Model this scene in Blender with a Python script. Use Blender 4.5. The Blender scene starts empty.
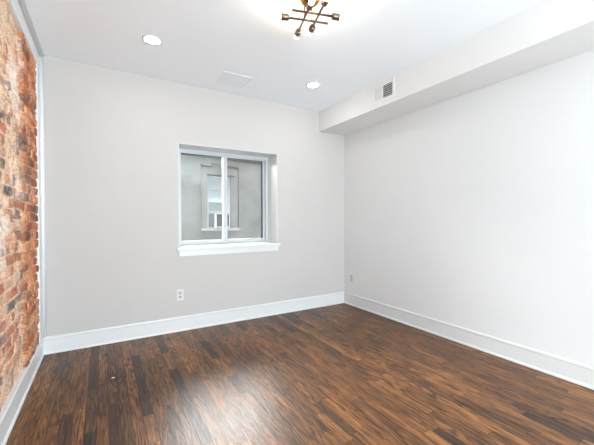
import bpy, bmesh, math, random
import numpy as np
from mathutils import Vector, Matrix

S = bpy.context.scene
COL = S.collection
random.seed(7)
rng = np.random.default_rng(7)

# ------------------------------------------------------------------ camera
FPX, YAW, PITCH, ROLL = 323.4, 0.5399, -0.0123, -0.0023
fwd = Vector((math.sin(YAW) * math.cos(PITCH), math.cos(YAW) * math.cos(PITCH), math.sin(PITCH)))
rgt = Vector((math.cos(YAW), -math.sin(YAW), 0.0))
upv = rgt.cross(fwd)
r2 = rgt * math.cos(ROLL) + upv * math.sin(ROLL)
u2 = upv * math.cos(ROLL) - rgt * math.sin(ROLL)
cam = bpy.data.cameras.new('camera')
cam.sensor_width = 36.0
cam.lens = FPX / 594.0 * 36.0
cam.clip_start = 0.02
camo = bpy.data.objects.new('camera', cam)
COL.objects.link(camo)
camo.matrix_world = Matrix(((r2.x, u2.x, -fwd.x, 0), (r2.y, u2.y, -fwd.y, 0), (r2.z, u2.z, -fwd.z, 1.2), (0, 0, 0, 1)))
S.camera = camo

# ------------------------------------------------------------------ world, fill lights, exposure
world = bpy.data.worlds.new('overcast_sky')
S.world = world
world.use_nodes = True
bg = world.node_tree.nodes['Background']
bg.inputs['Color'].default_value = (1.0, 0.98, 0.96, 1)
bg.inputs['Strength'].default_value = 46.0

def area(name, loc, rot, sx, sy, watts, colour):
    l = bpy.data.lights.new(name, 'AREA')
    l.shape = 'RECTANGLE'
    l.size, l.size_y, l.energy, l.color = sx, sy, watts, colour
    o = bpy.data.objects.new(name, l)
    COL.objects.link(o)
    o.location, o.rotation_euler = loc, rot
    return o
# added fill light in a made-up rear window, tilted up at the ceiling
area('rear_fill', (0.97, -3.56, 0.78), (math.radians(128), 0, 0), 1.9, 1.3, 430, (0.835, 0.935, 1.0))
# weak added fill light in a made-up doorway behind the camera
area('doorway_fill', (-0.70, -0.60, 1.15), (0, math.radians(-130), 0), 2.0, 0.85, 3, (0.79, 0.92, 1.0))

S.view_settings.view_transform = 'Standard'
S.view_settings.look = 'None'
S.view_settings.gamma = 1.0
S.view_settings.use_curve_mapping = False
S.view_settings.exposure = -0.06
S.cycles.max_bounces = 16
S.cycles.diffuse_bounces = 10
S.cycles.use_denoising = True

# ------------------------------------------------------------------ dimensions (metres)
XL, XR, YB, YR, H = -0.462, 2.936, 3.595, -3.4, 2.638    # room
SX, SZ = 2.507, 2.371                                     # boxed-in duct
BH = 0.157                                                # baseboard height
WX0, WX1, WZ0, WZ1, WD = 0.69, 1.868, 0.893, 2.005, 0.256 # window opening
YF = YB + WD - 0.01                                       # inner face of window frame
YN = 8.5                                                  # neighbour's facade

# ------------------------------------------------------------------ materials
def lin(c):
    c = np.asarray(c, float) / 255.0
    return np.where(c <= 0.04045, c / 12.92, ((c + 0.055) / 1.055) ** 2.4)
def L4(c): return tuple(float(v) for v in lin(c)) + (1.0,)

class Nodes:
    def __init__(s, name):
        s.m = bpy.data.materials.new(name); s.m.use_nodes = True
        s.t = s.m.node_tree; s.b = s.t.nodes['Principled BSDF']
    def n(s, typ, **kw):
        x = s.t.nodes.new(typ)
        for k, v in kw.items():
            if k in x.inputs: x.inputs[k].default_value = v
            else: setattr(x, k, v)
        return x
    def l(s, a, b): s.t.links.new(a, b)
    def ramp(s, src, stops):
        r = s.n('ShaderNodeValToRGB')
        e = r.color_ramp.elements
        while len(e) < len(stops): e.new(0.5)
        for el, (p, c) in zip(e, stops): el.position, el.color = p, c
        s.l(src, r.inputs[0]); return r.outputs[0]
    def mix(s, fac, a, b, mode='MIX'):
        x = s.n('ShaderNodeMix', data_type='RGBA', blend_type=mode)
        for i, v in ((0, fac), (6, a), (7, b)):
            if hasattr(v, 'is_linked') or hasattr(v, 'links'): s.l(v, x.inputs[i])
            else: x.inputs[i].default_value = v
        return x.outputs[2]
    def math(s, op, a, b=0.0):
        x = s.n('ShaderNodeMath', operation=op)
        for i, v in enumerate((a, b)):
            if isinstance(v, (int, float)): x.inputs[i].default_value = v
            else: s.l(v, x.inputs[i])
        return x.outputs[0]
    def bump(s, h, strength, dist):
        b = s.n('ShaderNodeBump', Strength=strength, Distance=dist)
        s.l(h, b.inputs['Height']); s.l(b.outputs[0], s.b.inputs['Normal'])

def simple(name, rgb, rough=0.5, metal=0.0, var=0.03, scale=6.0, bump=0.0, bscale=120.0, spec=None):
    k = Nodes(name)
    tc = k.n('ShaderNodeTexCoord')
    no = k.n('ShaderNodeTexNoise', Scale=scale, Detail=3.0)
    k.l(tc.outputs['Object'], no.inputs['Vector'])
    c = lin(rgb)
    a = tuple(np.clip(c * (1 - var), 0, 1)) + (1.0,); b = tuple(np.clip(c * (1 + var), 0, 1)) + (1.0,)
    k.l(k.ramp(no.outputs['Fac'], [(0.3, a), (0.7, b)]), k.b.inputs['Base Color'])
    k.b.inputs['Roughness'].default_value = rough
    k.b.inputs['Metallic'].default_value = metal
    if spec is not None: k.b.inputs['Specular IOR Level'].default_value = spec
    if bump:
        n2 = k.n('ShaderNodeTexNoise', Scale=bscale, Detail=2.0)
        k.l(tc.outputs['Object'], n2.inputs['Vector'])
        k.bump(n2.outputs['Fac'], bump, 0.002)
    return k.m

def glow(name, rgb, strength):
    k = Nodes(name)
    k.b.inputs['Base Color'].default_value = (0.9, 0.9, 0.9, 1)
    k.b.inputs['Emission Color'].default_value = tuple(rgb) + (1.0,)
    k.b.inputs['Emission Strength'].default_value = strength
    return k.m

M = {}
M['wall'] = simple('white_wall_paint', (214, 215, 215), 0.6, var=0.008, scale=1.5, bump=0.08, bscale=260, spec=0.3)
M['wall_dim'] = simple('dimmed_wall_paint', (185, 182, 179), 0.6, var=0.008, scale=1.5, bump=0.08, bscale=260, spec=0.3)  # same white paint, darkened to stand in for weaker light on the window wall
M['soffit'] = simple('brightened_wall_paint', (219, 219, 218), 0.6, var=0.008, scale=1.5, bump=0.06, bscale=260, spec=0.3)  # soffit copy of the wall white, lightened in place of stronger light
M['ceiling'] = simple('white_ceiling_paint', (240, 245, 249), 0.7, var=0.006, scale=1.5, bump=0.05, bscale=220, spec=0.2)
M['trim'] = simple('white_trim_paint', (209, 210, 210), 0.35, var=0.008, scale=4)
M['trim_lit'] = simple('brightened_trim_paint', (226, 228, 229), 0.35, var=0.008, scale=4)  # lighter copy of the trim white, makes up for dim light on the left
M['vinyl'] = simple('white_window_vinyl', (188, 191, 194), 0.35, var=0.01)
M['gasket'] = simple('black_gasket', (30, 30, 32), 0.6)
M['plastic'] = simple('white_plate_plastic', (204, 204, 201), 0.3, var=0.01)
M['slot'] = simple('dark_slot', (40, 38, 36), 0.6)
M['duct_dark'] = simple('dark_duct_interior', (38, 38, 40), 0.8)
M['louver'] = simple('grey_louver_metal', (176, 178, 178), 0.45)
M['register'] = simple('white_register_metal', (220, 220, 218), 0.4, var=0.01)
M['panel'] = simple('white_panel_metal', (233, 238, 242), 0.5, var=0.01)
M['brass'] = simple('antique_brass', (188, 140, 78), 0.24, metal=1.0, var=0.08, scale=30)
M['bronze'] = simple('brushed_bronze', (120, 104, 86), 0.38, metal=1.0, var=0.10, scale=40)
M['bulb'] = glow('lit_bulb_glass', (1.0, 0.89, 0.74), 90.0)
M['lens'] = glow('lit_downlight_lens', (1.0, 0.97, 0.93), 140.0)
M['stucco'] = simple('grey_painted_stucco', (112, 115, 115), 0.9, var=0.16, scale=2.2, bump=0.7, bscale=11, spec=0.1)
M['dark_brick'] = simple('charcoal_facade', (52, 49, 48), 0.9, var=0.15, scale=9, spec=0.1)
M['stone'] = simple('pale_stone_sill', (138, 138, 134), 0.85, var=0.08, scale=9)
M['lintel'] = simple('lintel_shadow_tone', (58, 55, 52), 0.8)  # dark tone holds the shadow at the head of the neighbour's window
M['oldwhite'] = simple('weathered_white_paint', (168, 174, 178), 0.6, var=0.06, scale=12)
M['shade'] = simple('pale_window_blind', (158, 170, 180), 0.7, var=0.05, scale=8)
M['shade_low'] = simple('grey_green_curtain', (128, 142, 146), 0.7, var=0.10, scale=8)
M['ac'] = simple('off_white_enamel', (170, 171, 168), 0.5)
M['ac_dark'] = simple('dark_condenser_grille', (26, 27, 29), 0.6)
M['pleat'] = simple('grey_accordion_panel', (84, 86, 94), 0.6)
M['cable'] = simple('dark_cable_sheath', (58, 57, 56), 0.7)
M['asphalt'] = simple('alley_asphalt', (96, 95, 94), 0.9, var=0.12, scale=3)
M['chip'] = simple('white_paint_chip', (225, 222, 214), 0.6)

def glass_material():
    k = Nodes('clear_window_glass')
    t = k.t
    out = t.nodes['Material Output']
    tr = k.n('ShaderNodeBsdfTransparent'); tr.inputs['Color'].default_value = (0.95, 0.97, 0.97, 1)
    gl = k.n('ShaderNodeBsdfGlossy'); gl.inputs['Roughness'].default_value = 0.02
    fr = k.n('ShaderNodeFresnel', IOR=1.45)
    mx = k.n('ShaderNodeMixShader')
    k.l(fr.outputs[0], mx.inputs[0]); k.l(tr.outputs[0], mx.inputs[1]); k.l(gl.outputs[0], mx.inputs[2])
    k.l(mx.outputs[0], out.inputs['Surface'])
    return k.m
M['glass'] = glass_material()

def wood_material():
    k = Nodes('dark_stained_oak')
    at = k.n('ShaderNodeAttribute', attribute_name='plank')
    sep = k.n('ShaderNodeSeparateColor'); k.l(at.outputs['Color'], sep.inputs[0])
    R, G, B = sep.outputs
    tc = k.n('ShaderNodeTexCoord')
    off = k.n('ShaderNodeVectorMath', operation='SCALE'); k.l(at.outputs['Vector'], off.inputs[0]); off.inputs['Scale'].default_value = 23.0
    ad = k.n('ShaderNodeVectorMath', operation='ADD'); k.l(tc.outputs['Object'], ad.inputs[0]); k.l(off.outputs[0], ad.inputs[1])
    def mapped(sx, sy, sz=1.0):
        m = k.n('ShaderNodeMapping'); m.inputs['Scale'].default_value = (sx, sy, sz)
        k.l(ad.outputs[0], m.inputs['Vector']); return m.outputs[0]
    # per-plank stain tone
    base = k.ramp(R, [(0.0, L4((60, 43, 34))), (0.14, L4((88, 61, 42))), (0.5, L4((120, 81, 49))), (0.82, L4((150, 104, 63))), (1.0, L4((176, 129, 84)))])
    # blotchy stain along the board
    bl = k.n('ShaderNodeTexNoise', Scale=1.0, Detail=5.0, Roughness=0.65); k.l(mapped(20, 4.5), bl.inputs['Vector'])
    blot = k.ramp(bl.outputs['Fac'], [(0.28, (0.38, 0.35, 0.33, 1)), (0.5, (0.95, 0.94, 0.92, 1)), (0.72, (1.45, 1.42, 1.32, 1))])
    c = k.mix(1.0, base, blot, 'MULTIPLY')
    # cathedral figure: contour lines of a stretched noise
    cn = k.n('ShaderNodeTexNoise', Scale=1.0, Detail=2.5, Roughness=0.45); k.l(mapped(15, 1.5), cn.inputs['Vector'])
    cl = k.math('SINE', k.math('MULTIPLY', cn.outputs['Fac'], 64.0))
    cl = k.math('MULTIPLY_ADD', cl, 0.5); cl.node.inputs[2].default_value = 0.5
    fig = k.ramp(cl, [(0.0, (0.20, 0.17, 0.15, 1)), (0.16, (0.42, 0.38, 0.35, 1)), (0.36, (1.0, 0.99, 0.97, 1)), (1.0, (1.18, 1.17, 1.13, 1))])
    fs = k.math('MULTIPLY_ADD', G, 0.6); fs.node.inputs[2].default_value = 0.34
    c = k.mix(fs, c, k.mix(1.0, c, fig, 'MULTIPLY'))
    # fine open pores
    po = k.n('ShaderNodeTexNoise', Scale=1.0, Detail=3.0, Roughness=0.7); k.l(mapped(150, 5), po.inputs['Vector'])
    pore = k.ramp(po.outputs['Fac'], [(0.38, (0.30, 0.27, 0.25, 1)), (0.52, (1, 1, 1, 1)), (0.68, (1.38, 1.33, 1.25, 1))])
    c = k.mix(0.8, c, k.mix(1.0, c, pore, 'MULTIPLY'))
    # old dark water stain near the left corner
    dv = k.n('ShaderNodeVectorMath', operation='DISTANCE'); k.l(tc.outputs['Object'], dv.inputs[0]); dv.inputs[1].default_value = (0.035, 2.80, 0)
    dn = k.math('ADD', dv.outputs['Value'], k.math('MULTIPLY', bl.outputs['Fac'], 0.16))
    st = k.ramp(dn, [(0.12, (0.42, 0.38, 0.36, 1)), (0.24, (1, 1, 1, 1))])
    c = k.mix(1.0, c, st, 'MULTIPLY')
    k.l(c, k.b.inputs['Base Color'])
    rr = k.n('ShaderNodeMapRange'); k.l(bl.outputs['Fac'], rr.inputs[0])
    rr.inputs[3].default_value = 0.30; rr.inputs[4].default_value = 0.46
    k.l(rr.outputs[0], k.b.inputs['Roughness'])
    k.b.inputs['Specular IOR Level'].default_value = 0.36
    hb = k.n('ShaderNodeTexNoise', Scale=1.0, Detail=2.0); k.l(mapped(18, 5), hb.inputs['Vector'])
    h = k.math('ADD', hb.outputs['Fac'], k.math('MULTIPLY', po.outputs['Fac'], 0.12))
    h = k.math('ADD', h, k.math('MULTIPLY', cl, 0.12))
    k.bump(h, 0.5, 0.004)
    return k.m
M['wood'] = wood_material()
M['gap'] = simple('dark_floor_gap', (22, 14, 10), 0.8)

def brick_material():
    k = Nodes('old_brick_and_mortar')
    at = k.n('ShaderNodeAttribute', attribute_name='tint')
    tc = k.n('ShaderNodeTexCoord')
    no = k.n('ShaderNodeTexNoise', Scale=70.0, Detail=5.0, Roughness=0.75); k.l(tc.outputs['Object'], no.inputs['Vector'])
    sp = k.ramp(no.outputs['Fac'], [(0.32, (0.26, 0.21, 0.19, 1)), (0.44, (1, 1, 1, 1)), (0.66, (1.5, 1.47, 1.42, 1))])
    k.l(k.mix(1.0, at.outputs['Color'], sp, 'MULTIPLY'), k.b.inputs['Base Color'])
    k.b.inputs['Roughness'].default_value = 0.9
    k.b.inputs['Specular IOR Level'].default_value = 0.15
    k.bump(no.outputs['Fac'], 0.6, 0.004)
    return k.m
M['brick'] = brick_material()

# ------------------------------------------------------------------ mesh helpers
class MB:
    """collects shapes into one mesh"""
    def __init__(s): s.bm = bmesh.new()
    def box(s, a, b, bevel=0.0, mat=0):
        r = bmesh.ops.create_cube(s.bm, size=1.0)
        vs = r['verts']
        c = [(a[i] + b[i]) / 2 for i in range(3)]; d = [abs(b[i] - a[i]) for i in range(3)]
        for v in vs: v.co = Vector((c[0] + v.co.x * d[0], c[1] + v.co.y * d[1], c[2] + v.co.z * d[2]))
        fs = set(f for v in vs for f in v.link_faces)
        for f in fs: f.material_index = mat
        if bevel:
            es = list(set(e for v in vs for e in v.link_edges))
            bmesh.ops.bevel(s.bm, geom=es, offset=bevel, segments=2, affect='EDGES', profile=0.7)
        return s
    def lathe(s, origin, axis, prof, seg=24, mat=0, smooth=True):
        """prof: list of (radius, distance along axis)"""
        axis = Vector(axis).normalized()
        t = axis.orthogonal().normalized(); b = axis.cross(t)
        rings = []
        for r, h in prof:
            c = Vector(origin) + axis * h
            if r <= 1e-6: rings.append([s.bm.verts.new(c)])
            else: rings.append([s.bm.verts.new(c + (t * math.cos(2 * math.pi * i / seg) + b * math.sin(2 * math.pi * i / seg)) * r) for i in range(seg)])
        for p, q in zip(rings, rings[1:]):
            for i in range(seg):
                j = (i + 1) % seg
                if len(p) == 1 and len(q) == 1: continue
                if len(p) == 1: vs = (p[0], q[i], q[j])
                elif len(q) == 1: vs = (p[i], p[j], q[0])
                else: vs = (p[i], p[j], q[j], q[i])
                f = s.bm.faces.new(vs); f.material_index = mat; f.smooth = smooth
        for ring, flip in ((rings[0], 1), (rings[-1], 0)):
            if len(ring) > 1:
                f = s.bm.faces.new(ring[::-1] if flip else ring); f.material_index = mat
        return s
    def rod(s, a, b, r, seg=14, mat=0):
        a = Vector(a); b = Vector(b)
        return s.lathe(a, b - a, [(r, 0), (r, (b - a).length)], seg, mat)
    def prism(s, prof, along, a, b, place, mat=0, smooth=False):
        """extrude a closed 2-D profile between a and b; place(u, v, t) -> xyz"""
        A = [s.bm.verts.new(place(u, v, a)) for u, v in prof]
        B = [s.bm.verts.new(place(u, v, b)) for u, v in prof]
        n = len(prof)
        for i in range(n):
            j = (i + 1) % n
            f = s.bm.faces.new((A[i], A[j], B[j], B[i])); f.smooth = smooth and 0 < i < n - 1; f.material_index = mat
        s.bm.faces.new(A[::-1]); s.bm.faces.new(B)
        return s
    def tube(s, pts, r, seg=8):
        for a, b in zip(pts, pts[1:]): s.rod(a, b, r, seg)
        return s
    def build(s, name, mats, parent=None, origin=None):
        bmesh.ops.recalc_face_normals(s.bm, faces=s.bm.faces)
        me = bpy.data.meshes.new(name)
        s.bm.to_mesh(me); s.bm.free()
        for m in (mats if isinstance(mats, (list, tuple)) else [mats]): me.materials.append(m)
        o = bpy.data.objects.new(name, me)
        COL.objects.link(o)
        if parent is not None:
            o.parent = parent
            w = Vector((0, 0, 0)); p = parent
            while p is not None: w += p.location; p = p.parent
            me.transform(Matrix.Translation(-w))      # every part keeps its thing's origin
        elif origin is not None:
            me.transform(Matrix.Translation(-Vector(origin))); o.location = origin
        return o

def empty(name, loc):
    o = bpy.data.objects.new(name, None); COL.objects.link(o)
    o.empty_display_size = 0.05; o.location = loc
    return o
def tag(o, label, cat, group=None, kind=None):
    o['label'] = label; o['category'] = cat
    if group: o['group'] = group
    if kind: o['kind'] = kind
    return o
def struct(o, label, cat): return tag(o, label, cat, kind='structure')

def copy_tree(o, parent=None, shift=None):
    c = o.copy(); COL.objects.link(c)
    if parent is not None: c.parent = parent
    for ch in [x for x in bpy.data.objects if x.parent == o]: copy_tree(ch, c)
    return c

# ------------------------------------------------------------------ floor: one mesh of oak strips
def build_floor():
    W = 0.060; g = 0.0006
    V, F, P, MI = [], [], [], []
    def quad(x0, x1, y0, y1, z, rnd, mi):
        n = len(V)
        V.extend([(x0, y0, z), (x1, y0, z), (x1, y1, z), (x0, y1, z)])
        F.append((n, n + 1, n + 2, n + 3)); MI.append(mi)
        P.extend([rnd] * 4)
    x = XL - 0.06
    pr = random.Random(11)
    while x < XR + 0.02:
        y = YR - pr.random() * 0.8
        while y < YB:
            ln = pr.choice((0.28, 0.36, 0.45, 0.55, 0.65, 0.8, 1.0))
            a = pr.random()
            tone = min(1, max(0, pr.gauss(0.46, 0.145)))
            if a < 0.055: tone = pr.random() * 0.12
            quad(x + g, x + W - g, max(y + g, YR), min(y + ln - g, YB), 0.0, (tone, pr.random(), pr.random()), 0)
            y += ln
        x += W
    quad(XL - 0.3, XR + 0.3, YR - 0.2, YB + 0.3, -0.0025, (0, 0, 0), 1)
    quad(XL - 0.3, XR + 0.3, YR - 0.2, YB + 0.3, -0.2, (0, 0, 0), 1)
    me = bpy.data.meshes.new('floor')
    me.from_pydata(V, [], F)
    me.materials.append(M['wood']); me.materials.append(M['gap'])
    me.polygons.foreach_set('material_index', MI)
    at = me.attributes.new('plank', 'FLOAT_COLOR', 'POINT')
    at.data.foreach_set('color', np.array([(a, b, c, 1) for a, b, c in P], 'f').ravel())
    o = bpy.data.objects.new('floor', me); COL.objects.link(o)
    struct(o, 'dark stained oak strip floor running towards the window wall', 'floor')
build_floor()

# ------------------------------------------------------------------ shell
YO = YB + 0.34
m = MB().box((XL - 0.3, YR - 0.2, H), (XR + 0.3, YO, H + 0.25))
struct(m.build('ceiling', M['ceiling']), 'flat white ceiling above the whole room', 'ceiling')

m = MB()
m.box((XL - 0.3, YB, -0.2), (WX0, YO, H)); m.box((WX1, YB, -0.2), (XR + 0.3, YO, H))
m.box((WX0, YB, -0.2), (WX1, YO, WZ0 - 0.012)); m.box((WX0, YB, WZ1), (WX1, YO, H))
struct(m.build('wall_back', M['wall_dim']), 'white wall with the deep sliding window opening', 'wall')

m = MB().box((XR, YR - 0.2, -0.2), (XR + 0.25, YB, H))
struct(m.build('wall_right', M['wall']), 'plain white wall on the right under the boxed duct', 'wall')

m = MB()
m.box((XL - 0.3, YR - 0.2, -0.2), (0.0, YR, H)); m.box((1.95, YR - 0.2, -0.2), (XR, YR, H))
m.box((0.0, YR - 0.2, -0.2), (1.95, YR, 0.12)); m.box((0.0, YR - 0.2, 2.28), (1.95, YR, H))
struct(m.build('wall_rear', M['wall']), 'white wall behind the viewer with a wide opening added for the fill light', 'wall')

# added unseen shell around both rear openings, keeps the sky light out
m = MB()
m.box((-2.3, -5.0, -0.2), (XR + 0.3, -4.9, H + 0.1)); m.box((-2.3, -4.9, -0.2), (-2.2, 0.3, H + 0.1))
m.box((-2.2, 0.2, -0.2), (XL - 0.27, 0.3, H + 0.1)); m.box((XR + 0.2, -4.9, -0.2), (XR + 0.3, YR - 0.2, H + 0.1))
for za, zb in ((-0.3, -0.1), (H, H + 0.1)):
    m.box((-2.3, -5.0, za), (XR + 0.3, YR - 0.2, zb)); m.box((-2.3, YR - 0.2, za), (XL - 0.27, 0.3, zb))
struct(m.build('sky_block_shell', M['wall']), 'added white shell behind the viewer blocking the sky light', 'wall')

# boxed-in duct along the right wall
m = MB().box((SX, YR, SZ), (XR, YB, H), bevel=0.006)
struct(m.build('trim_5', M['soffit']), 'long white boxed soffit where the right wall meets the ceiling', 'soffit')

# ------------------------------------------------------------------ exposed brick wall (height field)
def vnoise(y, z, s, seed):
    """smooth value noise"""
    r = np.random.default_rng(seed); T = r.random((64, 64))
    a, b = y * s, z * s
    i, j = np.floor(a).astype(int), np.floor(b).astype(int)
    u, v = a - i, b - j
    u, v = u * u * (3 - 2 * u), v * v * (3 - 2 * v)
    g = lambda p, q: T[p % 64, q % 64]
    return (g(i, j) * (1 - u) + g(i + 1, j) * u) * (1 - v) + (g(i, j + 1) * (1 - u) + g(i + 1, j + 1) * u) * v
def fbm(y, z, s, seed, o=3):
    t = 0; a = 0.5; n = 0
    for k in range(o):
        t = t + a * vnoise(y + 3.1 * k, z + 1.7 * k, s * 2 ** k, seed + k); n += a; a *= 0.5
    return t / n

XW = -0.525          # plaster plane behind the bricks
def build_brick():
    ys = np.concatenate([np.arange(0.1, 1.3, 0.02), np.arange(1.3, YB - 0.10, 0.006), [YB - 0.10]])
    zs = np.concatenate([np.arange(0.10, 2.53, 0.0062), [2.53]])
    Y, Z = np.meshgrid(ys, zs, indexing='ij')
    ZB = 2.91                                       # rebuilt, rougher strip beyond this
    warp = 0.014 * (fbm(Y, Z, 2.3, 5) - 0.5)
    far = 1 / (1 + np.exp(-(Y - ZB + 0.05 * (fbm(Y, Z, 6, 90) - 0.5)) / 0.008))
    Zs = Z + warp + far * 0.02 + far * 0.03 * (fbm(Y, Z, 5, 15) - 0.5)
    ch = 0.0705
    row = np.floor(Zs / ch).astype(int); fz = Zs / ch - row
    hdr = (row % 6 == 2)
    bl = np.where(hdr, 0.112, 0.214)
    rj = rng.random(400)
    offs = np.where(row % 2 == 0, 0.0, 0.5) + (rj[row % 400] - 0.5) * 0.22
    Ys = Y + 0.010 * (fbm(Y, Z, 9, 33) - 0.5)
    cY = Ys / bl + offs
    colm = np.floor(cY).astype(int); fy = cY - colm
    # each brick's own numbers
    hsh = (row * 7919 + colm * 104729) % 4096
    T = rng.random((4096, 6)); tn = T[hsh]
    # distance to the brick edge in metres, wobbly
    d = np.minimum(np.minimum(fz, 1 - fz) * ch, np.minimum(fy, 1 - fy) * bl)
    d = d + 0.009 * (fbm(Y, Z, 45, 44) - 0.5) + 0.008 * (fbm(Y, Z, 16, 45) - 0.5)
    joint = 0.0058 + 0.002 * tn[..., 4]
    bm_ = 1 / (1 + np.exp(-(d - joint) / 0.0013))     # 1 on brick, 0 in joint
    rough = fbm(Y, Z, 70, 61) - 0.5; lump = fbm(Y, Z, 14, 62) - 0.5
    smear = fbm(Y, Z, 7, 71, 4)
    sm = 1 / (1 + np.exp(-(smear - 0.515) / 0.03)) * (1 - far)
    near_h = 0.008 * bm_ * (1 - 0.75 * sm) + 0.008 * (tn[..., 0] - 0.5) * bm_ + 0.012 * rough + 0.010 * lump
    tilt = (fy - 0.5) * (tn[..., 1] - 0.5) * 0.022
    far_h = 0.017 * bm_ + (0.014 * (tn[..., 0] - 0.35) + tilt) * bm_ + 0.013 * rough + 0.014 * lump
    Xh = -0.493 + near_h * (1 - far) + (far_h + 0.005) * far
    seam = np.exp(-((Y - ZB) / 0.014) ** 2); Xh -= 0.028 * seam
    Xh = np.clip(Xh, XW + 0.004, -0.4665)
    # colours of brick, mortar, old whitewash
    pal = lin([(212, 158, 130), (204, 142, 114), (222, 176, 150), (196, 128, 104), (158, 130, 126), (214, 164, 134), (230, 190, 166), (128, 112, 110)])
    palf = lin([(206, 140, 104), (190, 118, 86), (214, 154, 116), (178, 106, 78), (200, 134, 104), (166, 104, 82), (208, 144, 110), (146, 106, 90)])
    pk = (tn[..., 2] ** 1.15 * 7.6).astype(int)
    cb = pal[pk] * (1 - far[..., None]) + palf[pk] * far[..., None]
    cb = cb * (0.64 + 0.28 * tn[..., 3])[..., None] * (0.72 + 0.50 * fbm(Y, Z, 30, 81))[..., None]
    cm = lin((210, 184, 158)) * (1 - far[..., None]) + lin((206, 170, 136)) * far[..., None]
    cm = cm * (0.85 + 0.3 * fbm(Y, Z, 40, 82))[..., None]
    k = np.clip(bm_ * (1 - 0.72 * sm), 0, 1)[..., None]
    c = cb * k + cm * (1 - k)
    ww = 1 / (1 + np.exp(-(fbm(Y + 9, Z, 4.2, 95, 4) - 0.64) / 0.025)) * (1 - 0.8 * far)
    c = c * (1 - 0.7 * ww[..., None]) + lin((228, 214, 204)) * 0.7 * ww[..., None]
    soot = 1 / (1 + np.exp(-(fbm(Y + 3, Z + 5, 11, 97, 4) - 0.68) / 0.02))
    c = c * (1 - 0.55 * soot[..., None]) + lin((92, 78, 72)) * 0.55 * soot[..., None]
    ny, nz = Y.shape
    co = np.stack([Xh, Y, Z], -1).reshape(-1, 3)
    idx = np.arange(ny * nz).reshape(ny, nz)
    q = np.stack([idx[:-1, :-1], idx[1:, :-1], idx[1:, 1:], idx[:-1, 1:]], -1).reshape(-1, 4)
    # solid backing wall appended to the same mesh
    n0 = len(co)
    for (ya, yb, za, zb) in ((0.0, YB, -0.2, H), (YR - 0.2, -1.02, -0.2, H), (-0.18, 0.0, -0.2, H), (-1.02, -0.18, 2.1, H), (-1.02, -0.18, -0.2, -0.003)):
        n1 = len(co)
        bx = [(XW - 0.2, ya, za), (XW, ya, za), (XW, yb, za), (XW - 0.2, yb, za), (XW - 0.2, ya, zb), (XW, ya, zb), (XW, yb, zb), (XW - 0.2, yb, zb)]
        co = np.vstack([co, np.array(bx)])
        bf = [[0, 3, 2, 1], [4, 5, 6, 7], [0, 1, 5, 4], [1, 2, 6, 5], [2, 3, 7, 6], [3, 0, 4, 7]]
        q = np.vstack([q, np.array(bf) + n1])
    me = bpy.data.meshes.new('wall_left')
    me.from_pydata(co.tolist(), [], q.tolist())
    at = me.attributes.new('tint', 'FLOAT_COLOR', 'POINT')
    cc = np.ones((len(co), 4), 'f'); cc[:n0, :3] = c.reshape(-1, 3); cc[n0:, :3] = 0.8
    at.data.foreach_set('color', cc.ravel())
    me.materials.append(M['brick'])
    o = bpy.data.objects.new('wall_left', me); COL.objects.link(o)
    struct(o, 'exposed old brick wall on the left with pale mortar', 'wall')
build_brick()

# white boards framing the brick
ZT = 2.50; YV = YB - 0.155
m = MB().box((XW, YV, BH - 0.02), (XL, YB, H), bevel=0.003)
struct(m.build('trim_1', M['trim_lit']), 'upright white board between the brick and the corner', 'trim')
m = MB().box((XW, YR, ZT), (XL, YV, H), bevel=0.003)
struct(m.build('trim_2', M['trim_lit']), 'long white board above the brick along the ceiling', 'trim')
qr = lambda r, n=7: [(0, 0)] + [(r * math.cos(math.pi / 2 * i / n), r * math.sin(math.pi / 2 * i / n)) for i in range(n + 1)]
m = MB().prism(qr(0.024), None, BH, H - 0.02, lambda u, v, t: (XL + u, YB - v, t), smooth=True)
struct(m.build('trim_3', M['trim_lit']), 'thin white quarter round up the corner beside the brick', 'trim')
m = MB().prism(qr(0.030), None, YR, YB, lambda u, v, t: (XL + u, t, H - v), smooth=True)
struct(m.build('trim_4', M['trim_lit']), 'thin white quarter round along the ceiling above the brick', 'trim')

# ------------------------------------------------------------------ baseboards (profile with bead and shoe)
prof = [(0, 0.003), (0.022, 0.003), (0.022, 0.010), (0.0205, 0.016), (0.017, 0.021), (0.0125, 0.024), (0.0125, BH - 0.026),
        (0.015, BH - 0.022), (0.0165, BH - 0.015), (0.015, BH - 0.007), (0.010, BH - 0.001), (0, BH)]
m = MB().prism(prof, None, XL - 0.003, XR, lambda u, v, t: (t, YB - u, v))
struct(m.build('baseboard_back', M['trim']), 'tall white baseboard under the window wall', 'baseboard')
m = MB().prism(prof, None, YR, YB, lambda u, v, t: (XR - u, t, v))
struct(m.build('baseboard_right', M['trim']), 'tall white baseboard along the right wall', 'baseboard')
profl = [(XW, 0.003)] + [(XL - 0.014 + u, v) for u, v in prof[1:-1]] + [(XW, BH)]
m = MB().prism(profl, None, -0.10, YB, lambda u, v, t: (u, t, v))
struct(m.build('baseboard_left', M['trim_lit']), 'thick white baseboard with a ledge under the brick', 'baseboard')
m = MB().prism(prof, None, XL, XR, lambda u, v, t: (t, YR + u, v))
struct(m.build('baseboard_rear', M['trim']), 'tall white baseboard behind the viewer', 'baseboard')

# ------------------------------------------------------------------ window
def frame_boxes(mb, x0, x1, z0, z1, y0, y1, l, r, b, t, bev=0.003):
    mb.box((x0, y0, z0), (x0 + l, y1, z1), bev); mb.box((x1 - r, y0, z0), (x1, y1, z1), bev)
    mb.box((x0 + l, y0, z0), (x1 - r, y1, z0 + b), bev); mb.box((x0 + l, y0, z1 - t), (x1 - r, y1, z1), bev)

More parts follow.
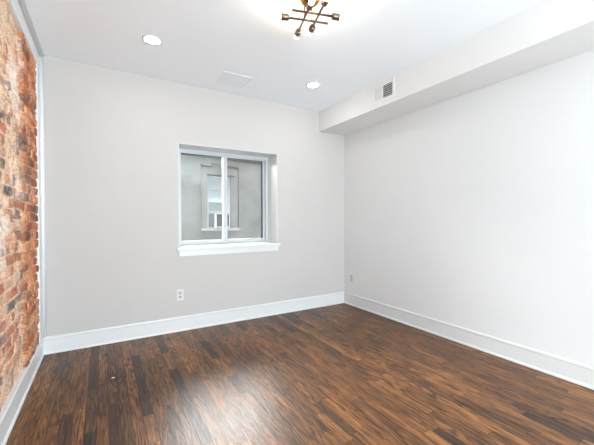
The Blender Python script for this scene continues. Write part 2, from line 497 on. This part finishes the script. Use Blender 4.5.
def added_rear_window():
    root = empty('added_window', (0.975, YR - 0.1, 0.12))  # unseen window put in to carry the rear fill light
    struct(root, 'added white framed window behind the viewer for the fill light', 'window')
    m = MB(); frame_boxes(m, 0.0, 1.95, 0.12, 2.28, YR - 0.14, YR - 0.08, 0.05, 0.05, 0.05, 0.05)
    m.box((0.95, YR - 0.13, 0.17), (1.0, YR - 0.09, 2.23))
    m.build('window_frame', M['vinyl'], root)
added_rear_window()

def window():
    root = empty('window_1', ((WX0 + WX1) / 2, YF, WZ0))
    struct(root, 'white sliding window in a deep opening looking onto a grey wall', 'window')
    x0, x1, z0, z1 = WX0, WX1, WZ0, WZ1
    m = MB(); frame_boxes(m, x0, x1, z0, z1, YF, YF + 0.075, 0.042, 0.042, 0.030, 0.042)
    m.box((x0 + 0.042, YF + 0.034, z0 + 0.030), (x1 - 0.042, YF + 0.040, z0 + 0.040))       # track rib
    m.box((x0 + 0.042, YF + 0.034, z1 - 0.050), (x1 - 0.042, YF + 0.040, z1 - 0.042))
    m.build('window_frame', M['vinyl'], root)
    xm = 1.284
    # left sash in the inner track, right sash in the outer track
    for (a, b, ya, yb, nm, l, r) in ((x0 + 0.040, xm + 0.026, YF + 0.006, YF + 0.034, 'left', 0.036, 0.050),
                                    (xm - 0.020, x1 - 0.040, YF + 0.040, YF + 0.068, 'right', 0.046, 0.026)):
        m = MB(); frame_boxes(m, a, b, z0 + 0.028, z1 - 0.040, ya, yb, l, r, 0.024, 0.012, 0.002)
        s = m.build('sash', M['vinyl'], root)
        s['label'] = nm + ' sliding sash'
        yc = (ya + yb) / 2
        g = MB().box((a + l - 0.004, yc - 0.002, z0 + 0.048), (b - r + 0.004, yc + 0.002, z1 - 0.048))
        g.build('glass_pane', M['glass'], s)
        m = MB()
        m.box((a + l, yc - 0.008, z1 - 0.058), (b - r, yc + 0.003, z1 - 0.052))
        if nm == 'right':
            m.box((b - r - 0.016, yc - 0.008, z0 + 0.052), (b - r, yc + 0.003, z1 - 0.052))
        gk = m.build('gasket', M['gasket'], s); gk['label'] = 'black rubber gasket'
    m = MB().box((xm - 0.012, YF - 0.002, 1.36), (xm + 0.012, YF + 0.006, 1.46), 0.003)
    m.build('latch', M['vinyl'], root)
    m = MB()
    m.box((x0, YB - 0.001, z0), (x0 + 0.006, YF + 0.01, z1)); m.box((x1 - 0.006, YB - 0.001, z0), (x1, YF + 0.01, z1))
    m.box((x0 + 0.006, YB - 0.001, z1 - 0.006), (x1 - 0.006, YF + 0.01, z1))
    m.build('reveal', M['trim'], root)
    m = MB().box((x0 - 0.026, YB - 0.032, WZ0 - 0.032), (x1 + 0.026, YB - 0.0005, WZ0), 0.006)
    m.box((x0 + 0.0005, YB - 0.02, WZ0 - 0.012), (x1 - 0.0005, YF + 0.02, WZ0), 0.001)
    m.build('window_sill', M['trim'], root)
    m = MB().box((x0 - 0.002, YB - 0.014, WZ0 - 0.094), (x1 + 0.010, YB, WZ0 - 0.031), 0.003)
    m.build('apron', M['trim'], root)
window()

# ------------------------------------------------------------------ duct register on the soffit face
def register():
    y0, y1, z0, z1 = 2.276, 2.583, 2.416, 2.606
    root = empty('air_register', (SX, (y0 + y1) / 2, z0))
    tag(root, 'white metal air register on the soffit face, half open with dark louvers', 'vent')
    X = SX
    b = 0.030; ym = 2.440
    m = MB()
    m.box((X - 0.007, y0, z0), (X, y0 + b, z1), 0.002); m.box((X - 0.007, y1 - b, z0), (X, y1, z1), 0.002)
    m.box((X - 0.007, y0 + b, z0), (X, y1 - b, z0 + b), 0.002); m.box((X - 0.007, y0 + b, z1 - b), (X, y1 - b, z1), 0.002)
    m.box((X - 0.007, ym - 0.008, z0 + b), (X, ym + 0.008, z1 - b), 0.002)
    m.build('frame', M['register'], root)
    m = MB().box((X - 0.0015, y0 + b, z0 + b), (X, y1 - b, z1 - b)); m.build('backing', M['duct_dark'], root)['label'] = 'dark opening behind the louvers'
    n = 6
    for i in range(n):
        z = z0 + b + (z1 - z0 - 2 * b) * (i + 0.5) / n
        mb = MB().box((X - 0.007, y0 + b + 0.002, z - 0.0042), (X - 0.002, ym - 0.010, z + 0.0042))
        mb.build('horizontal_louver', M['louver'], root)
    n = 9
    ya, yb = ym + 0.008, y1 - b
    for i in range(n):
        y = ya + (yb - ya) * (i + 0.5) / n
        mb = MB().box((X - 0.006, y - 0.0037, z0 + b), (X - 0.002, y + 0.0037, z1 - b), 0.001)
        mb.build('vertical_louver', M['register'], root)
register()

# ------------------------------------------------------------------ ceiling panel
def panel():
    x0, x1, y0, y1 = 1.02, 1.322, 3.082, 3.386
    root = empty('access_panel', ((x0 + x1) / 2, (y0 + y1) / 2, H))
    tag(root, 'square white access panel flush in the ceiling near the window wall', 'panel')
    m = MB(); b = 0.014
    m.box((x0, y0, H - 0.0035), (x0 + b, y1, H), 0.001); m.box((x1 - b, y0, H - 0.0035), (x1, y1, H), 0.001)
    m.box((x0 + b, y0, H - 0.0035), (x1 - b, y0 + b, H), 0.001); m.box((x0 + b, y1 - b, H - 0.0035), (x1 - b, y1, H), 0.001)
    m.build('panel_frame', M['panel'], root)
    MB().box((x0 + b + 0.002, y0 + b + 0.002, H - 0.003), (x1 - b - 0.002, y1 - b - 0.002, H), 0.001).build('panel_door', M['panel'], root)
panel()

# ------------------------------------------------------------------ recessed downlights
def downlight(x, y):
    root = empty('recessed_light', (x, y, H))
    m = MB().lathe((x, y, H), (0, 0, -1), [(0.078, 0.0), (0.078, 0.002), (0.072, 0.006), (0.058, 0.006), (0.054, 0.003), (0.054, 0.0)], 40)
    m.build('trim_ring', M['trim'], root)
    m = MB().lathe((x, y, H), (0, 0, -1), [(0.053, 0.0005), (0.053, 0.004), (0.046, 0.009), (0.03, 0.0125), (0, 0.014)], 40)
    m.build('lens', M['lens'], root)['label'] = 'glowing white lens'
    return root
d1 = downlight(0.352, 2.838)
tag(d1, 'lit round recessed ceiling light nearer the brick wall', 'ceiling light', 'recessed ceiling lights')
d2 = copy_tree(d1); d2.location = (1.951, 2.912, H)
tag(d2, 'lit round recessed ceiling light nearer the boxed soffit', 'ceiling light', 'recessed ceiling lights')

# ------------------------------------------------------------------ stick chandelier
def chandelier():
    C = Vector((1.165, 1.765, 0))
    a = math.radians(-17)
    u = Vector((math.cos(a), math.sin(a), 0)); v = Vector((-math.sin(a), math.cos(a), 0))
    z1, z2 = 2.510, 2.498
    root = empty('ceiling_fixture', (C.x, C.y, H))
    tag(root, 'bronze crossed-rod ceiling fixture with bare glowing bulbs and brass canopy', 'ceiling light')
    cc = Vector((1.155, 1.755, H))
    m = MB().lathe(cc, (0, 0, -1), [(0.066, 0), (0.066, 0.012), (0.064, 0.026), (0.058, 0.042), (0.046, 0.056), (0.028, 0.065), (0.012, 0.068), (0, 0.0685)], 48)
    m.build('canopy', M['brass'], root)['label'] = 'round polished brass canopy'
    P = lambda au, av, z: C + u * au + v * av + Vector((0, 0, z))
    for au in (-0.030, 0.022):
        p = P(au, 0.045, z1)
        MB().rod(p, (p.x, p.y, H - 0.012), 0.004).build('stem', M['brass'], root)
    def stick(a_, b_, ends):
        a_, b_ = Vector(a_), Vector(b_)
        MB().rod(a_, b_, 0.0072, 16).build('rod', M['bronze'], root)
        for e in ends:
            o, d = (b_, (b_ - a_).normalized()) if e == 'b' else (a_, (a_ - b_).normalized())
            m = MB().lathe(o - d * 0.002, d, [(0.008, 0), (0.018, 0.003), (0.0195, 0.006), (0.0195, 0.052), (0.018, 0.054), (0.016, 0.054), (0.015, 0.046)], 28)
            s = m.build('socket', M['bronze'], root)
            g = MB().lathe(o + d * 0.038, d, [(0.009, 0.0), (0.0115, 0.014), (0.0150, 0.022), (0.0165, 0.031), (0.0150, 0.040), (0.0095, 0.046), (0, 0.048)], 24)
            g.build('bulb', M['bulb'], s)['label'] = 'glowing bare bulb'
    stick(P(-0.131, -0.034, z1), P(0.135, -0.034, z1), 'b')
    stick(P(-0.136, 0.047, z1), P(0.131, 0.047, z1), 'a')
    stick(P(-0.040, -0.092, z2), P(-0.040, 0.155, z2), 'ab')
    stick(P(0.040, -0.150, z2), P(0.040, 0.085, z2), 'ab')
chandelier()

# ------------------------------------------------------------------ outlets
def outlet(loc, n, name='electrical_outlet'):
    """duplex outlet; n: 'y' faces -Y, 'x' faces -X"""
    root = empty(name, loc)
    def bx(mb, u0, u1, w0, w1, d0, d1, bev=0.0):
        if n == 'y': mb.box((loc[0] + u0, loc[1] - d1, loc[2] + w0), (loc[0] + u1, loc[1] - d0, loc[2] + w1), bev)
        else: mb.box((loc[0] - d1, loc[1] + u0, loc[2] + w0), (loc[0] - d0, loc[1] + u1, loc[2] + w1), bev)
        return mb
    bx(MB(), -0.036, 0.036, -0.059, 0.059, 0, 0.007, 0.003).build('cover_plate', M['plastic'], root)
    for zc in (-0.021, 0.021):
        r = bx(MB(), -0.017, 0.017, zc - 0.015, zc + 0.015, 0.006, 0.009, 0.001).build('receptacle', M['louver'], root)
        m = MB()
        bx(m, -0.008, -0.005, zc - 0.003, zc + 0.008, 0.0085, 0.0094); bx(m, 0.005, 0.008, zc - 0.003, zc + 0.008, 0.0085, 0.0094)
        bx(m, -0.002, 0.002, zc - 0.011, zc - 0.007, 0.0085, 0.0094)
        m.build('slots', M['slot'], r)['label'] = 'dark plug slots'
    bx(MB(), -0.002, 0.002, -0.002, 0.002, 0.006, 0.0085).build('screw', M['louver'], root)
    return root
tag(outlet((0.697, YB, 0.388), 'y'), 'white outlet plate on the wall below the window left end', 'outlet', 'wall outlets')
tag(outlet((XR, 3.43, 0.378), 'x'), 'white outlet plate on the right wall near the far corner', 'outlet', 'wall outlets')

# ------------------------------------------------------------------ scrap on the floor
m = MB().lathe((0.054, 2.796, 0.0006), (0.1, 0.05, 1), [(0.011, 0), (0.012, 0.002), (0.007, 0.004), (0, 0.0045)], 7, smooth=False)
tag(m.build('paint_chip', M['chip'], None, (0.054, 2.796, 0.0)), 'tiny white chip lying on the floor near the left corner', 'debris')

# ------------------------------------------------------------------ neighbouring house across the alley
def neighbour():
    GZ = -3.2; TOP = 2.98
    wx0, wx1, wz0, wz1 = 2.35, 2.98, 0.955, 2.34
    root = empty('neighbour_house', (3.0, YN, GZ))
    tag(root, 'grey stucco house wall with a small window seen through the glass', 'building')
    m = MB()
    X0, X1 = -30, 40
    m.box((X0, YN, GZ), (wx0, YN + 4, TOP)); m.box((wx1, YN, GZ), (X1, YN + 4, TOP))
    m.box((wx0, YN, GZ), (wx1, YN + 4, wz0)); m.box((wx0, YN, wz1), (wx1, YN + 4, TOP)); m.box((wx0, YN + 0.5, wz0), (wx1, YN + 4, wz1))
    m.build('wall', M['stucco'], root)
    MB().box((X0, YN - 0.08, TOP), (X1, YN + 4, TOP + 0.08), 0.01).build('coping', M['stone'], root)
    MB().box((wx0 - 0.15, YN - 0.05, wz0 - 0.075), (wx1 + 0.24, YN + 0.12, wz0 - 0.003), 0.008).build('stone_sill', M['stone'], root)['label'] = 'pale stone sill'
    MB().box((wx0 - 0.02, YN - 0.03, wz1), (wx1 + 0.10, YN + 0.1, wz1 + 0.035), 0.005).build('lintel', M['lintel'], root)['label'] = 'narrow lintel strip darkened as its shadow'
    MB().box((wx0 - 0.155, YN - 0.018, wz0 - 0.003), (wx0, YN + 0.0, 2.54), 0.004).build('surround', M['stucco'], root)
    w = MB(); frame_boxes(w, wx0, wx1, wz0, wz1, YN + 0.06, YN + 0.14, 0.05, 0.05, 0.012, 0.05)
    w.box((wx0 + 0.05, YN + 0.07, 1.985), (wx1 - 0.05, YN + 0.12, 2.010)); w.box((wx0 + 0.05, YN + 0.06, 1.645), (wx1 - 0.05, YN + 0.13, 1.685))
    w.box((wx0 + 0.05, YN + 0.07, 1.375), (wx1 - 0.05, YN + 0.12, 1.395)); w.box((wx1 - 0.16, YN + 0.07, 1.38), (wx1 - 0.135, YN + 0.12, wz1 - 0.05))
    wf = w.build('window_frame', M['oldwhite'], root); wf['label'] = 'weathered white sash frame'
    MB().box((wx0 + 0.05, YN + 0.135, 1.665), (wx1 - 0.15, YN + 0.15, wz1 - 0.05)).build('blind', M['shade'], wf)
    MB().box((wx0 + 0.05, YN + 0.135, wz0 + 0.03), (wx1 - 0.15, YN + 0.15, 1.665)).build('curtain', M['shade_low'], wf)
    MB().box((wx1 - 0.15, YN + 0.135, wz0 + 0.03), (wx1 - 0.05, YN + 0.15, wz1 - 0.05)).build('dark_glass', M['ac_dark'], wf)
    return root
house = neighbour()

def air_conditioner():
    x0, x1, z0, z1 = 2.545, 2.928, 0.968, 1.345
    root = empty('air_conditioner', ((x0 + x1) / 2, YN - 0.1, z0))
    tag(root, 'white boxy air conditioner sticking out of the neighbouring window', 'air conditioner')
    y0, y1 = YN - 0.09, YN + 0.13
    MB().box((x0, y0 + 0.008, z0), (x1, y1, z1), 0.008).build('case', M['ac'], root)
    m = MB(); frame_boxes(m, x0, x1, z0, z1, y0, y0 + 0.01, 0.022, 0.022, 0.025, 0.025, 0.002)
    m.build('bezel', M['ac'], root)
    m = MB().box((x0 + 0.022, y0 + 0.003, z0 + 0.025), (x1 - 0.022, y0 + 0.0085, z1 - 0.025))
    for i in range(14):
        x = x0 + 0.055 + i * (x1 - x0 - 0.11) / 13
        m.box((x - 0.003, y0 + 0.001, z0 + 0.03), (x + 0.003, y0 + 0.004, z1 - 0.04))
    m.build('grille', M['ac_dark'], root)['label'] = 'dark finned grille'
    m = MB()
    for i in range(6):
        x = 2.40 + i * 0.0235
        m.box((x, YN + 0.045 + 0.008 * (i % 2), z0 + 0.005), (x + 0.0235, YN + 0.058 + 0.008 * (i % 2), z1 - 0.01))
    m.build('side_panel', M['pleat'], root)['label'] = 'grey accordion side panel'
air_conditioner()

yc = YN - 0.012
m = MB().tube([(2.46, yc, 2.665), (2.80, yc, 2.63), (3.205, yc, 2.595)], 0.010); m.tube([(3.205, yc, 2.595), (3.195, yc, 0.93)], 0.012)
m.build('conduit', M['cable'], house)['label'] = 'thin dark conduit running over and down beside the window'
m = MB().tube([(2.21, yc, 2.585), (2.48, yc, 2.575)], 0.016); m.box((2.19, YN - 0.04, 2.55), (2.225, YN, 2.62))
tag(m.build('wall_bracket', M['cable'], None, (2.21, YN, 2.585)), 'short dark bracket on the grey wall above left of the neighbouring window', 'bracket')
m = MB().tube([(-2.0, yc, 2.86), (1.0, yc, 2.84), (2.2, yc, 2.82), (2.8, yc, 2.80), (3.4, yc, 2.785), (6.5, yc, 2.76)], 0.010)
tag(m.build('cable', M['cable'], None, (2.0, yc, 2.8)), 'long thin cable strung high across the grey house wall', 'cable')
m = MB().lathe((2.745, YN - 0.03, 2.62), (0, 0, -1), [(0.012, 0), (0.022, 0.03), (0.03, 0.10), (0.024, 0.16), (0, 0.17)], 12); m.box((2.735, YN - 0.03, 2.56), (2.755, YN, 2.60))
tag(m.build('wall_lamp', M['ac_dark'], None, (2.745, YN, 2.5)), 'small dark lamp on the grey wall above the neighbouring window', 'lamp')

m = MB().box((-30, YO - 0.3, H + 0.25), (40, YO, 15.0)); m.box((-30, YO - 0.3, -3.2), (XL - 0.3, YO, H + 0.25)); m.box((XR + 0.3, YO - 0.3, -3.2), (40, YO, H + 0.25))  # unseen facade, made tall and dark to keep light off the neighbour's wall
m.box((XL - 0.3, YO - 0.3, -3.2), (XR + 0.3, YO, -0.2))
struct(m.build('wall_facade', M['dark_brick']), 'unseen outside face of this house, raised tall to shade the alley', 'wall')
m = MB().box((-30, YO - 0.3, -3.4), (40, 13, -3.2))
struct(m.build('ground', M['asphalt']), 'asphalt alley between the two houses', 'ground')
